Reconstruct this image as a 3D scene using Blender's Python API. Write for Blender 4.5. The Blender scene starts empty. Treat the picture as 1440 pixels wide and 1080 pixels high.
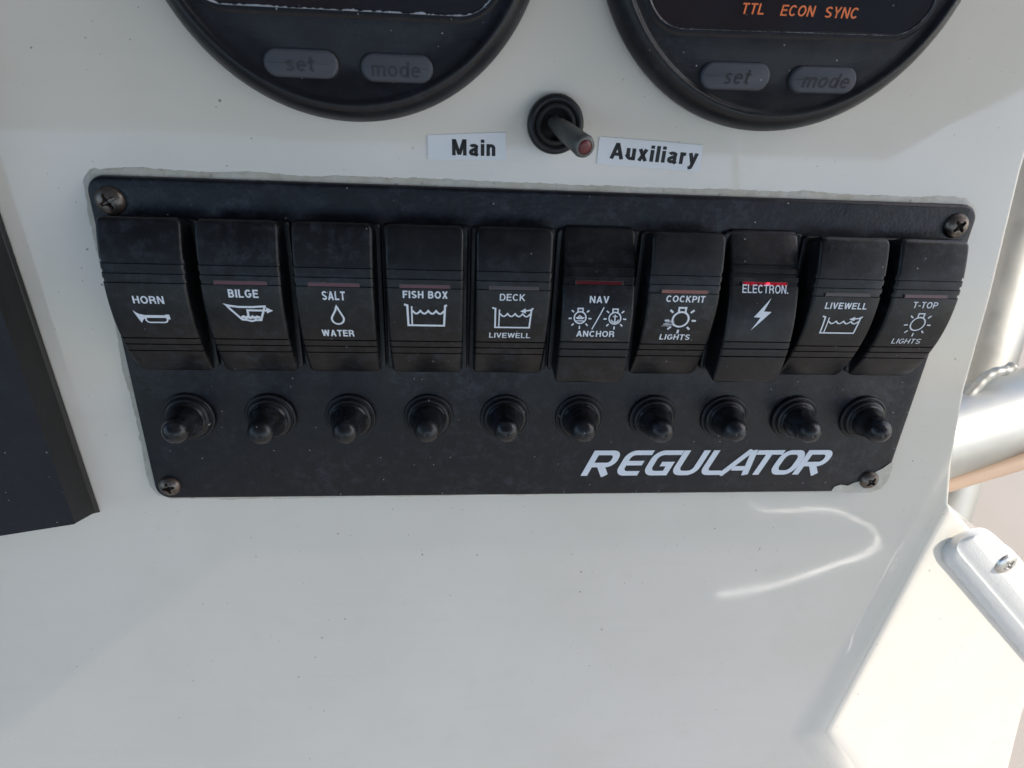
import bpy, bmesh, math, random
from mathutils import Matrix, Vector, noise

random.seed(7)
S = bpy.context.scene
COL = S.collection
MM = 0.001

# ------------------------------------------------------------------ frame of the dashboard
# local x = right along the switch panel, y = up along it, z = out of it (metres);
# the dash leans back, its face rising TILT degrees above the horizontal
TILT = math.radians(25)
M = Matrix(((1, 0, 0, 0),
            (0, math.sin(TILT), -math.cos(TILT), 0),
            (0, math.cos(TILT), math.sin(TILT), 1.15),
            (0, 0, 0, 1)))
M3 = M.to_3x3()

# ------------------------------------------------------------------ camera
cam = bpy.data.cameras.new('camera')
camo = bpy.data.objects.new('camera', cam)
COL.objects.link(camo)
R = Matrix(((0.995789, -0.005975, -0.091478, -0.031638),
            (0.043856, 0.907326, 0.418134, 0.080537),
            (0.080502, -0.420386, 0.903767, 0.196164),
            (0, 0, 0, 1)))
camo.matrix_world = M @ R
cam.sensor_width = 36.0
cam.lens = 890.5 / 1440 * 36
cam.clip_start = 0.01
cam.clip_end = 1000
cam.dof.use_dof = True
cam.dof.focus_distance = 0.212
cam.dof.aperture_fstop = 24.0
S.camera = camo

# ------------------------------------------------------------------ sky, sun, exposure
SUN_L = Vector((0.66, 0.58, 0.46)).normalized()       # towards the sun, dash frame
SUN_W = (M3 @ SUN_L).normalized()
world = bpy.data.worlds.new('World')
S.world = world
world.use_nodes = True
nt = world.node_tree
sky = nt.nodes.new('ShaderNodeTexSky')
sky.sky_type = 'NISHITA'
sky.sun_disc = False
sky.sun_elevation = math.asin(SUN_W.z)
sky.sun_rotation = math.atan2(SUN_W.x, SUN_W.y)
sky.air_density = 1.0
sky.dust_density = 2.0
bg = nt.nodes['Background']
bg.inputs['Strength'].default_value = 0.15
nt.links.new(sky.outputs[0], bg.inputs['Color'])
sun = bpy.data.lights.new('sun', 'SUN')
sun.energy = 2.0
sun.angle = math.radians(0.4)
sun.color = (1.0, 0.94, 0.84)
suno = bpy.data.objects.new('sun', sun)
COL.objects.link(suno)
suno.rotation_euler = (-SUN_W).to_track_quat('-Z', 'Y').to_euler()
suno.location = SUN_W * 5
S.view_settings.view_transform = 'Standard'
S.view_settings.look = 'None'
S.view_settings.exposure = 1.2
S.view_settings.gamma = 1.0
S.view_settings.use_curve_mapping = False
S.cycles.use_denoising = True
S.cycles.max_bounces = 8
S.cycles.diffuse_bounces = 5
S.cycles.sample_clamp_indirect = 8.0


# ------------------------------------------------------------------ materials
def mat(name, color, rough=0.5, metal=0.0, spec=0.5, coat=0.0):
    m = bpy.data.materials.new(name)
    m.use_nodes = True
    b = m.node_tree.nodes['Principled BSDF']
    b.inputs['Base Color'].default_value = (*color, 1)
    b.inputs['Roughness'].default_value = rough
    b.inputs['Metallic'].default_value = metal
    b.inputs['Specular IOR Level'].default_value = spec
    b.inputs['Coat Weight'].default_value = coat
    b.inputs['Coat Roughness'].default_value = 0.06
    return m


class NG:
    """small helper to add nodes to a material"""
    def __init__(s, m):
        s.t = m.node_tree
        s.b = s.t.nodes['Principled BSDF']
        s.co = s.t.nodes.new('ShaderNodeTexCoord').outputs['Object']

    def n(s, typ, **kw):
        nd = s.t.nodes.new(typ)
        for k, v in kw.items():
            if k in nd.inputs:
                nd.inputs[k].default_value = v
            else:
                setattr(nd, k, v)
        return nd

    def link(s, a, b):
        s.t.links.new(a, b)

    def noise(s, scale, detail=4, rough=0.55, co=None):
        nd = s.n('ShaderNodeTexNoise', Scale=scale, Detail=detail, Roughness=rough)
        s.link(co or s.co, nd.inputs['Vector'])
        return nd.outputs[0]

    def ramp(s, fac, stops):
        nd = s.n('ShaderNodeValToRGB')
        e = nd.color_ramp.elements
        while len(e) < len(stops):
            e.new(0.5)
        for el, (p, c) in zip(e, stops):
            el.position = p
            el.color = (c, c, c, 1) if not isinstance(c, tuple) else (*c, 1)
        s.link(fac, nd.inputs['Fac'])
        return nd.outputs['Color']

    def mix(s, fac, a, b, blend='MIX'):
        nd = s.n('ShaderNodeMix', data_type='RGBA', blend_type=blend)
        for v, i in ((fac, 0), (a, 6), (b, 7)):
            if isinstance(v, (int, float)):
                nd.inputs[i].default_value = v if i == 0 else (v, v, v, 1)
            elif isinstance(v, tuple):
                nd.inputs[i].default_value = (*v, 1)
            else:
                s.link(v, nd.inputs[i])
        return nd.outputs[2]

    def math(s, op, a, b=0.0):
        nd = s.n('ShaderNodeMath', operation=op)
        for v, i in ((a, 0), (b, 1)):
            if isinstance(v, (int, float)):
                nd.inputs[i].default_value = v
            else:
                s.link(v, nd.inputs[i])
        return nd.outputs[0]

    def specks(s, scale, r0, r1, keep):
        """scattered round specks: 1 inside a speck; keep = share of cells with one"""
        v = s.n('ShaderNodeTexVoronoi', Scale=scale, voronoi_dimensions='2D')
        s.link(s.co, v.inputs['Vector'])
        sep = s.n('ShaderNodeSeparateColor')
        s.link(v.outputs['Color'], sep.inputs[0])
        rad = s.math('ADD', s.math('MULTIPLY', sep.outputs[0], r1 - r0), r0)
        rad = s.math('MULTIPLY', rad, s.math('LESS_THAN', sep.outputs[1], keep))
        d = s.math('SUBTRACT', rad, v.outputs['Distance'])
        nd = s.n('ShaderNodeMapRange')
        nd.inputs[1].default_value = 0.0
        nd.inputs[2].default_value = r0 * 0.8
        s.link(d, nd.inputs[0])
        return nd.outputs[0]

    def bump(s, h, strength, dist):
        nd = s.n('ShaderNodeBump', Strength=strength, Distance=dist)
        s.link(h, nd.inputs['Height'])
        s.link(nd.outputs[0], s.b.inputs['Normal'])
        return nd

    def color(s, c):
        s.link(c, s.b.inputs['Base Color'])

    def rough(s, c):
        s.link(c, s.b.inputs['Roughness'])


def m_gelcoat(name, base):
    m = mat(name, base, 0.10, spec=0.5)
    g = NG(m)
    n1 = g.noise(9, 4, 0.6)
    c = g.mix(g.ramp(n1, [(0.35, 0.0), (0.7, 1.0)]), base, tuple(x * y for x, y in zip(base, (0.93, 0.925, 0.90))))
    n2 = g.noise(55, 5, 0.65)
    c = g.mix(g.ramp(n2, [(0.56, 0.0), (0.78, 0.35)]), c, tuple(x * y for x, y in zip(base, (0.88, 0.87, 0.83))))
    sp = g.specks(95, 0.014, 0.048, 0.16)
    sp2 = g.specks(260, 0.03, 0.07, 0.10)
    dirt = g.ramp(g.noise(7, 3), [(0.42, 0.15), (0.6, 1.0)])
    k = g.math('MULTIPLY', g.math('MAXIMUM', sp, sp2), dirt)
    c = g.mix(g.math('MULTIPLY', k, 0.62), c, (0.07, 0.065, 0.055))
    mp = g.n('ShaderNodeMapping')
    mp.inputs['Rotation'].default_value = (0, 0, 0.35)
    mp.inputs['Scale'].default_value = (6, 160, 1)
    g.link(g.co, mp.inputs['Vector'])
    wipe = g.ramp(g.noise(1.0, 3, 0.6, co=mp.outputs[0]), [(0.55, 0.0), (0.72, 1.0)])
    c = g.mix(g.math('MULTIPLY', wipe, 0.05), c, (0.50, 0.49, 0.46))
    g.color(c)
    g.rough(g.ramp(g.noise(24, 5, 0.6), [(0.3, 0.025), (0.80, 0.075)]))
    h = g.math('ADD', g.math('MULTIPLY', g.noise(11, 2), 1.0), g.math('MULTIPLY', g.noise(420, 2), 0.010))
    g.bump(h, 0.16, 0.002)
    return m


def m_black(name, base, r0, r1, dust=0.5, grain=1500, gstr=0.25, dustc=(0.070, 0.080, 0.105), specks=0.045):
    m = mat(name, base, r0, spec=0.36)
    g = NG(m)
    # every object gets its own patch of the dust and wear
    oi = g.n('ShaderNodeObjectInfo')
    va = g.n('ShaderNodeVectorMath', operation='ADD')
    g.link(g.co, va.inputs[0])
    g.link(oi.outputs['Random'], va.inputs[1])
    g.co = va.outputs[0]
    d = g.ramp(g.noise(260, 6, 0.75), [(0.48, 0.0), (0.80, 1.0)])
    d2 = g.ramp(g.noise(30, 4, 0.6), [(0.35, 0.15), (0.70, 1.0)])
    dd = g.math('MULTIPLY', g.math('MULTIPLY', d, d2), dust)
    c = g.mix(dd, base, dustc)
    sp = g.specks(330, 0.03, 0.085, specks)
    c = g.mix(g.math('MULTIPLY', sp, 0.8), c, (0.40, 0.41, 0.43))
    g.color(c)
    g.rough(g.ramp(g.noise(70, 5, 0.65), [(0.3, r0), (0.75, r1)]))
    h = g.noise(grain, 3, 0.6)
    g.bump(h, gstr, 0.0003)
    return m


GEL = m_gelcoat('white gelcoat', (0.765, 0.725, 0.655))
PANEL = m_black('black powder coat', (0.0046, 0.0056, 0.0095), 0.26, 0.58, 0.75, 900, 0.35)
ROCK = m_black('rocker plastic', (0.0052, 0.0054, 0.0064), 0.26, 0.55, 0.60, 2200, 0.18)
RUBBER = m_black('boot rubber', (0.0115, 0.0115, 0.0125), 0.18, 0.44, 0.95, 1500, 0.12, specks=0.03)
GAUGE = m_black('gauge plastic', (0.0075, 0.0080, 0.0105), 0.26, 0.50, 0.40, 1600, 0.20)
MFD = m_black('textured black plastic', (0.0112, 0.0116, 0.0150), 0.50, 0.66, 0.22, 1300, 0.55, specks=0.05)
MFDSIDE = m_black('smooth black plastic', (0.0095, 0.0095, 0.0100), 0.35, 0.5, 0.12, 900, 0.10, specks=0.02)
BUTTON = m_black('grey button rubber', (0.062, 0.066, 0.080), 0.50, 0.66, 0.15, 1800, 0.12, dustc=(0.11, 0.115, 0.13), specks=0.03)
NUT = m_black('black nut plastic', (0.012, 0.012, 0.014), 0.32, 0.5, 0.3, 1400, 0.15)
DARK = mat('deep black', (0.004, 0.004, 0.004), 0.7)


def m_print(name, c, wear=0.5):
    m = mat(name, c, 0.55)
    g = NG(m)
    n = g.ramp(g.noise(900, 3, 0.7), [(0.60, 0.0), (0.78, wear)])
    g.color(g.mix(n, c, tuple(x * 0.25 for x in c)))
    return m


WHITE = m_print('white print', (0.70, 0.75, 0.82), 0.55)
LOGO = m_print('white logo print', (0.74, 0.79, 0.86), 0.25)
INK = m_print('black sticker ink', (0.010, 0.011, 0.014), 0.0)
ORANGE = m_print('orange print', (0.85, 0.20, 0.055), 0.25)
BTNINK = mat('button engraving', (0.012, 0.013, 0.018), 0.6)
BTNFAINT = mat('worn button engraving', (0.030, 0.032, 0.040), 0.6)
LENS = mat('dull red lens', (0.085, 0.010, 0.014), 0.22, spec=0.5)
LENSPALE = mat('faded red lens', (0.22, 0.07, 0.05), 0.35)
LENSDIM = mat('smoked red lens', (0.030, 0.012, 0.012), 0.28)
LENSRIM = mat('scuffed lens rim', (0.075, 0.060, 0.058), 0.5)


def m_lit():
    m = mat('lit red lens', (0.16, 0.006, 0.012), 0.22)
    g = NG(m)
    n = g.ramp(g.noise(700, 3, 0.7), [(0.35, 0.1), (0.7, 1.0)])
    g.b.inputs['Emission Color'].default_value = (1.0, 0.015, 0.05, 1)
    g.link(g.math('MULTIPLY', n, 0.16), g.b.inputs['Emission Strength'])
    return m


LENSLIT = m_lit()
LED = mat('red led', (0.6, 0.02, 0.04), 0.3)
LED.node_tree.nodes['Principled BSDF'].inputs['Emission Color'].default_value = (1, 0.03, 0.07, 1)
LED.node_tree.nodes['Principled BSDF'].inputs['Emission Strength'].default_value = 0.8


def m_metal(name, c, r, dirt=0.6, dirtc=(0.05, 0.03, 0.02), metal=1.0, scale=420):
    m = mat(name, c, r, metal)
    g = NG(m)
    n = g.ramp(g.noise(scale, 5, 0.7), [(0.42, 0.0), (0.68, dirt)])
    g.color(g.mix(n, c, dirtc))
    g.link(g.math('SUBTRACT', metal, g.math('MULTIPLY', n, 0.7)), g.b.inputs['Metallic'])
    g.rough(g.ramp(g.noise(scale * 0.7, 4), [(0.3, r), (0.8, min(1, r + 0.3))]))
    g.bump(g.noise(scale * 2, 3), 0.12, 0.0004)
    return m


SCREW = m_metal('tarnished screw', (0.17, 0.145, 0.125), 0.28, 0.9, (0.035, 0.022, 0.016))
SCREWN = m_metal('stainless screw', (0.68, 0.66, 0.63), 0.22, 0.35, (0.20, 0.12, 0.07))
TOGGLE = m_metal('satin grey metal', (0.125, 0.125, 0.118), 0.42, 0.25, (0.05, 0.05, 0.048), metal=0.55, scale=260)
REDTIP = mat('red lever tip', (0.105, 0.014, 0.018), 0.38)
PIPE = m_metal('anodised aluminium', (0.33, 0.33, 0.31), 0.36, 0.15, (0.40, 0.40, 0.38), metal=0.75, scale=60)
RAIL = m_metal('polished steel', (0.90, 0.89, 0.87), 0.25, 0.0, metal=1.0, scale=60)
WELD = m_metal('weld bead', (0.30, 0.30, 0.28), 0.40, 0.2, (0.35, 0.34, 0.32), metal=0.9, scale=200)
GLASS = mat('dark display glass', (0.010, 0.009, 0.011), 0.05, spec=0.6, coat=0.6)


def m_glass():
    g = NG(GLASS)
    n = g.ramp(g.noise(46, 4, 0.6), [(0.46, 0.0), (0.60, 1.0)])
    c = g.mix(n, (0.016, 0.011, 0.014), (0.012, 0.014, 0.019))
    sp = g.specks(240, 0.03, 0.08, 0.10)
    g.color(g.mix(g.math('MULTIPLY', sp, 0.25), c, (0.4, 0.4, 0.42)))
    g.rough(g.ramp(g.noise(140, 5, 0.6), [(0.4, 0.05), (0.75, 0.22)]))


m_glass()
CRUST = m_print('pale salt crust', (0.42, 0.44, 0.47), 0.9)
TRIM = mat('window trim', (0.09, 0.10, 0.12), 0.35)
STICK = mat('white sticker', (0.74, 0.76, 0.79), 0.42)


def m_sealant():
    base = (0.56, 0.535, 0.465)
    m = mat('old sealant', base, 0.55)
    g = NG(m)
    c = g.mix(g.ramp(g.noise(160, 5, 0.7), [(0.40, 0.0), (0.72, 1.0)]), base, (0.43, 0.39, 0.30))
    c = g.mix(g.ramp(g.noise(45, 4, 0.6), [(0.45, 0.0), (0.75, 0.8)]), c, (0.62, 0.61, 0.58))
    c = g.mix(g.ramp(g.noise(520, 4, 0.7), [(0.60, 0.0), (0.74, 0.7)]), c, (0.16, 0.145, 0.11))
    g.color(c)
    g.bump(g.noise(500, 4, 0.65), 0.5, 0.0006)
    return m


SEAL = m_sealant()


def m_bracket():
    m = mat('white textured plastic', (0.72, 0.72, 0.70), 0.38)
    g = NG(m)
    g.color(g.mix(g.ramp(g.noise(300, 4), [(0.55, 0.0), (0.8, 0.3)]), (0.80, 0.79, 0.76), (0.62, 0.61, 0.57)))
    g.bump(g.noise(1500, 3, 0.7), 0.40, 0.0005)
    return m


BRACKET = m_bracket()
BRACKETTOP = m_bracket()
BRACKETTOP.name = 'white pebbled plastic'
BRACKETTOP.node_tree.nodes['Bump'].inputs['Strength'].default_value = 0.9


def m_deck():
    m = mat('beige deck', (0.29, 0.25, 0.205), 0.7)
    g = NG(m)
    g.color(g.mix(g.noise(6, 5), (0.275, 0.235, 0.19), (0.31, 0.27, 0.225)))
    g.bump(g.noise(180, 3), 0.4, 0.002)
    return m


DECK = m_deck()
HOSE = mat('tan hose rubber', (0.40, 0.29, 0.215), 0.5)
CANVAS = mat('blue canvas', (0.135, 0.165, 0.225), 0.8)  # for the unseen roof, blue chosen to tint the light bounced onto the dash


def m_water():
    m = mat('sea water', (0.012, 0.035, 0.045), 0.12)
    g = NG(m)
    g.bump(g.noise(1.6, 5, 0.6), 0.8, 0.25)
    return m


WATER = m_water()


# ------------------------------------------------------------------ object helpers
def tag(o, label=None, cat=None, group=None, kind=None):
    if label:
        o['label'] = label
    if cat:
        o['category'] = cat
    if group:
        o['group'] = group
    if kind:
        o['kind'] = kind
    return o


def thing(name, label, cat, loc=(0, 0, 0), group=None, rot=None):
    o = bpy.data.objects.new(name, None)
    o.empty_display_size = 0.01
    COL.objects.link(o)
    o.matrix_world = M @ Matrix.Translation(Vector(loc)) @ (rot or Matrix.Identity(4))
    return tag(o, label, cat, group)


def mesh_obj(name, verts, faces, m, parent=None, smooth=False, loc=None, autosmooth=None):
    me = bpy.data.meshes.new(name)
    me.from_pydata([tuple(v) for v in verts], [], faces)
    me.validate()
    return link_mesh(name, me, m, parent, smooth, loc, autosmooth)


def link_mesh(name, me, m, parent=None, smooth=False, loc=None, autosmooth=None):
    o = bpy.data.objects.new(name, me)
    COL.objects.link(o)
    if m:
        me.materials.append(m)
    if autosmooth is not None:
        bm = bmesh.new()
        bm.from_mesh(me)
        for f in bm.faces:
            f.smooth = True
        for e in bm.edges:
            if len(e.link_faces) == 2 and e.calc_face_angle(0) > math.radians(autosmooth):
                e.smooth = False
        bm.to_mesh(me)
        bm.free()
    elif smooth:
        for p in me.polygons:
            p.use_smooth = True
    if parent:
        o.parent = parent
    else:
        o.matrix_world = M @ Matrix.Translation(Vector(loc or (0, 0, 0)))
    return o


def bm_obj(name, bm, m, parent=None, smooth=False, loc=None, autosmooth=None):
    bmesh.ops.recalc_face_normals(bm, faces=bm.faces)
    me = bpy.data.meshes.new(name)
    bm.to_mesh(me)
    bm.free()
    return link_mesh(name, me, m, parent, smooth, loc, autosmooth)


def rrect(cx, cy, w, h, r, n=6):
    pts = []
    for sx, sy, a0 in ((1, 1, 0), (-1, 1, 90), (-1, -1, 180), (1, -1, 270)):
        for k in range(n + 1):
            a = math.radians(a0 + 90 * k / n)
            pts.append((cx + sx * (w / 2 - r) + r * math.cos(a), cy + sy * (h / 2 - r) + r * math.sin(a)))
    return pts


def slab(outline, z0, z1, bevel, seg=3, crown=0.0):
    """prism over a 2-D outline with a rounded upper rim"""
    bm = bmesh.new()
    n = len(outline)
    cx = sum(p[0] for p in outline) / n
    cy = sum(p[1] for p in outline) / n
    def inset(d):
        res = []
        for i in range(n):
            a = Vector(outline[i - 1]); b = Vector(outline[i]); c = Vector(outline[(i + 1) % n])
            e1 = (b - a); e2 = (c - b)
            if e1.length < 1e-9: e1 = e2
            if e2.length < 1e-9: e2 = e1
            n1 = Vector((-e1.y, e1.x)).normalized(); n2 = Vector((-e2.y, e2.x)).normalized()
            m_ = (n1 + n2)
            m_ = m_ / max(1e-6, m_.length_squared) * 2
            res.append(b + m_ * d)
        return res
    rings = [[(p[0], p[1], z0) for p in outline]]
    for k in range(seg + 1):
        a = math.pi / 2 * k / seg
        ins = inset(bevel * (1 - math.cos(a)))
        rings.append([(p[0], p[1], z1 - bevel + bevel * math.sin(a)) for p in ins])
    vr = [[bm.verts.new(p) for p in r] for r in rings]
    for a, b in zip(vr[:-1], vr[1:]):
        for i in range(n):
            j = (i + 1) % n
            bm.faces.new((a[i], a[j], b[j], b[i]))
    bm.faces.new(vr[-1])
    bm.faces.new(list(reversed(vr[0])))
    return bm


def lathe(prof, seg=48, rmod=None):
    """prof: list of (r, z); open or closing at r=0"""
    bm = bmesh.new()
    rings = []
    for r, z in prof:
        if r < 1e-7:
            rings.append([bm.verts.new((0, 0, z))])
        else:
            ring = []
            for k in range(seg):
                a = 2 * math.pi * k / seg
                rr = r if rmod is None else rmod(r, z, k, a)
                ring.append(bm.verts.new((rr * math.cos(a), rr * math.sin(a), z)))
            rings.append(ring)
    for a, b in zip(rings[:-1], rings[1:]):
        for k in range(seg):
            j = (k + 1) % seg
            if len(a) == 1 and len(b) == 1:
                continue
            if len(a) == 1:
                bm.faces.new((a[0], b[k], b[j]))
            elif len(b) == 1:
                bm.faces.new((a[k], a[j], b[0]))
            else:
                bm.faces.new((a[k], a[j], b[j], b[k]))
    return bm


def tube(path, r, seg=20, cap=True):
    bm = bmesh.new()
    pts = [Vector(p) for p in path]
    rings = []
    up = None
    for i, p in enumerate(pts):
        t = (pts[min(i + 1, len(pts) - 1)] - pts[max(i - 1, 0)]).normalized()
        if up is None:
            up = Vector((0, 0, 1)) if abs(t.z) < 0.9 else Vector((1, 0, 0))
        u = (up - t * up.dot(t)).normalized()
        up = u
        v = t.cross(u)
        rr = r(i / (len(pts) - 1)) if callable(r) else r
        rings.append([bm.verts.new(p + (u * math.cos(a) + v * math.sin(a)) * rr)
                      for a in [2 * math.pi * k / seg for k in range(seg)]])
    for a, b in zip(rings[:-1], rings[1:]):
        for k in range(seg):
            j = (k + 1) % seg
            bm.faces.new((a[k], a[j], b[j], b[k]))
    if cap:
        bm.faces.new(list(reversed(rings[0])))
        bm.faces.new(rings[-1])
    return bm


# ------------------------------------------------------------------ flat lettering and icons
def text2d(body, box, bold=0.15, shear=0.0):
    """plain grotesque letters drawn with strokes, fitted to box = (left, right, top, bottom) in mm;
    bold = stroke width as a share of the capitals' height"""
    w = bold
    h = w / 2
    X = 0.73
    def A_(cx, cy, rx, ry, a0, a1, n=10):
        return arc(cx, cy, rx, ry, a0, a1, n)
    def bowl(x0, x1, y0, y1):
        r = (y1 - y0) / 2
        return [(x0, y1)] + A_(x1 - r, (y0 + y1) / 2, r, r, 90, -90, 10) + [(x0, y0)]
    def glyph(c):
        if c == 'A': return .70, [[(h * .85, 0), (.35, 1 - h * .2)], [(.35, 1 - h * .2), (.70 - h * .85, 0)], [(.17, .30), (.53, .30)]]
        if c == 'B': return .64, [[(h, 0), (h, 1)], bowl(h, .60 - h, .52, 1 - h), bowl(h, .64 - h, h, .52)]
        if c == 'C': return .70, [A_(.36, .5, .36 - h, .5 - h, 42, 318, 22)]
        if c == 'D': return .68, [[(h, 0), (h, 1)], [(h, 1 - h), (.30, 1 - h)] + A_(.34, .5, .34 - h, .5 - h, 80, -80, 14) + [(.30, h), (h, h)]]
        if c == 'E': return .60, [[(h, 0), (h, 1)], [(h, 1 - h), (.60, 1 - h)], [(h, .52), (.55, .52)], [(h, h), (.60, h)]]
        if c == 'F': return .56, [[(h, 0), (h, 1)], [(h, 1 - h), (.56, 1 - h)], [(h, .50), (.50, .50)]]
        if c == 'G': return .72, [A_(.37, .5, .37 - h, .5 - h, 45, 330, 22) + [(.72 - h, .46), (.40, .46)]]
        if c == 'H': return .66, [[(h, 0), (h, 1)], [(.66 - h, 0), (.66 - h, 1)], [(h, .52), (.66 - h, .52)]]
        if c == 'I': return w, [[(h, 0), (h, 1)]]
        if c == 'K': return .68, [[(h, 0), (h, 1)], [(h, .36), (.62 - h * .5, 1 - h * .2)], [(.24, .54), (.68 - h, 0)]]
        if c == 'L': return .55, [[(h, 1), (h, 0)], [(h, h), (.55, h)]]
        if c == 'M': return .80, [[(h, 0), (h, 1)], [(.80 - h, 0), (.80 - h, 1)], [(h * 1.3, 1 - h * .3), (.40, h * .5)], [(.40, h * .5), (.80 - h * 1.3, 1 - h * .3)]]
        if c == 'N': return .67, [[(h, 0), (h, 1)], [(.67 - h, 0), (.67 - h, 1)], [(h * 1.2, 1 - h * .3), (.67 - h * 1.2, h * .3)]]
        if c == 'O': return .76, [('c', A_(.38, .5, .38 - h, .5 - h, 0, 345, 23))]
        if c == 'P': return .62, [[(h, 0), (h, 1)], bowl(h, .62 - h, .44, 1 - h)]
        if c == 'R': return .68, [[(h, 0), (h, 1)], bowl(h, .64 - h, .48, 1 - h), [(.40, .46), (.60 - h * .4, .30), (.66 - h, 0)]]
        if c == 'S': return .63, [A_(.315, .745 - h * .3, .315 - h, .255 - h * .7, 25, 262, 14) + A_(.315, .27, .315 - h, .27 - h, 80, -155, 14)]
        if c == 'T': return .60, [[(0, 1 - h), (.60, 1 - h)], [(.30, 1 - h), (.30, 0)]]
        if c == 'V': return .66, [[(h * .85, 1), (.33, h * .2)], [(.33, h * .2), (.66 - h * .85, 1)]]
        if c == 'W': return .94, [[(h * .8, 1), (.25, h * .3)], [(.25, h * .3), (.47, 1 - h * .2)], [(.47, 1 - h * .2), (.69, h * .3)], [(.69, h * .3), (.94 - h * .8, 1)]]
        if c == 'X': return .66, [[(h, 0), (.66 - h, 1)], [(h, 1), (.66 - h, 0)]]
        if c == 'Y': return .66, [[(h * .9, 1), (.33, .42)], [(.33, .42), (.66 - h * .9, 1)], [(.33, .44), (.33, 0)]]
        if c == '.': return w, [[(h, 0), (h, w)]]
        if c == '-': return .30, [[(0, .38), (.30, .38)]]
        if c == 'a': return .54, [A_(.26, X - .20, .26 - h, .20 - h, 165, 20, 8) + [(.49 - h, .45), (.49 - h, .10), (.54 - h * .6, 0)],
                                  [(.49 - h, .43), (.30, .40)] + A_(.20, .215, .20 - h, .215 - h, 100, 290, 8) + [(.36, .09), (.49 - h, .22)]]
        if c == 'i': return w, [[(h, 0), (h, X)], [(h, 1 - w), (h, 1)]]
        if c == 'l': return w, [[(h, 0), (h, 1)]]
        if c == 'n': return .50, [[(h, 0), (h, X)], A_(.25, X - .25, .25 - h, .25 - h, 165, 0, 9) + [(.50 - h, 0)]]
        if c == 'u': return .50, [[(.50 - h, 0), (.50 - h, X)], [(h, X), (h, .25)] + A_(.25, .25, .25 - h, .25 - h, 180, 345, 9)]
        if c == 'm': return .80, [[(h, 0), (h, X)], A_(.22, X - .20, .22 - h * .9, .20 - h, 165, 0, 9) + [(.44 - h, 0)], A_(.59, X - .20, .21 - h * .9, .20 - h, 165, 0, 9) + [(.80 - h, 0)]]
        if c == 'x': return .54, [[(h, 0), (.54 - h, X)], [(h, X), (.54 - h, 0)]]
        if c == 'r': return .34, [[(h, 0), (h, X)], [(h, X - .22)] + A_(.30, X - .24, .24 - h * .5, .24 - h, 165, 85, 5)]
        if c == 'y': return .54, [[(h, X), (.27, .05)], [(.54 - h, X), (.27 - .01, 0), (.20, -.17), (.06, -.21)]]
        if c == 's': return .48, [A_(.24, X - .19, .24 - h, .19 - h, 25, 262, 12) + A_(.24, .20, .24 - h, .20 - h, 80, -155, 12)]
        if c == 'e': return .54, [[(h, .39), (.54 - h, .39)] + A_(.27, X / 2, .27 - h, X / 2 - h, 8, 318, 20)]
        if c == 't': return .34, [[(.15, .95), (.15, .16)] + A_(.15 + .12, .16, .12, .16 - h, 180, 285, 6), [(0, X - h), (.33, X - h)]]
        if c == 'o': return .56, [('c', A_(.28, X / 2, .28 - h, X / 2 - h, 0, 345, 23))]
        if c == 'd': return .56, [[(.56 - h, 0), (.56 - h, 1)], ('c', A_(.27, X / 2, .27 - h, X / 2 - h, 0, 345, 23))]
        return .30, []
    items = []
    x = 0.0
    for c in body:
        adv, st = glyph(c)
        if c == '-':
            pass
        for p in st:
            closed = isinstance(p, tuple) and p[0] == 'c'
            pts = p[1] if closed else p
            items.append(stroke([(x + q[0] + shear * q[1], q[1]) for q in pts], w, closed, step=0.12))
        x += adv + (0.13 if c.isupper() else 0.11)
    V, F = merge(items, 0.0)
    xs = [p[0] for p in V]; ys = [p[1] for p in V]
    x0, x1, y0, y1 = min(xs), max(xs), min(ys), max(ys)
    L, Rr, T, B = box
    V, k = [], 0
    F = []
    for n_, (v, f) in enumerate(items):
        b = len(V)
        V += [(L + (p[0] - x0) / (x1 - x0) * (Rr - L), B + (p[1] - y0) / (y1 - y0) * (T - B), (n_ % 4) * 0.009) for p in v]
        F += [tuple(i + b for i in q) for q in f]
    return V, F


def stroke(pts, w, closed=False, step=0.6, lift=0.0):
    """a mitred line of width w through pts (mm)"""
    P = [Vector(p) for p in pts]
    Q = []
    n = len(P)
    for i in range(n if closed else n - 1):
        a, b = P[i], P[(i + 1) % n]
        k = max(1, int((b - a).length / step))
        for j in range(k):
            Q.append(a.lerp(b, j / k))
    if not closed:
        Q.append(P[-1])
    n = len(Q)
    vs, fs = [], []
    for i in range(n):
        a = Q[i - 1] if (closed or i > 0) else None
        c = Q[(i + 1) % n] if (closed or i < n - 1) else None
        d1 = (Q[i] - a).normalized() if a is not None else None
        d2 = (c - Q[i]).normalized() if c is not None else None
        d1 = d1 or d2
        d2 = d2 or d1
        n1 = Vector((-d1.y, d1.x)); n2 = Vector((-d2.y, d2.x))
        m_ = n1 + n2
        if m_.length < 0.3:
            m_ = n2 * 2
        m_ = m_ / m_.length_squared * 2
        if m_.length > 1.5:
            m_ = m_.normalized() * 1.5
        vs.append((*(Q[i] + m_ * w / 2), lift))
        vs.append((*(Q[i] - m_ * w / 2), lift))
    for i in range(n if closed else n - 1):
        j = (i + 1) % n
        fs.append((2 * i, 2 * i + 1, 2 * j + 1, 2 * j))
    return vs, fs


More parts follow.
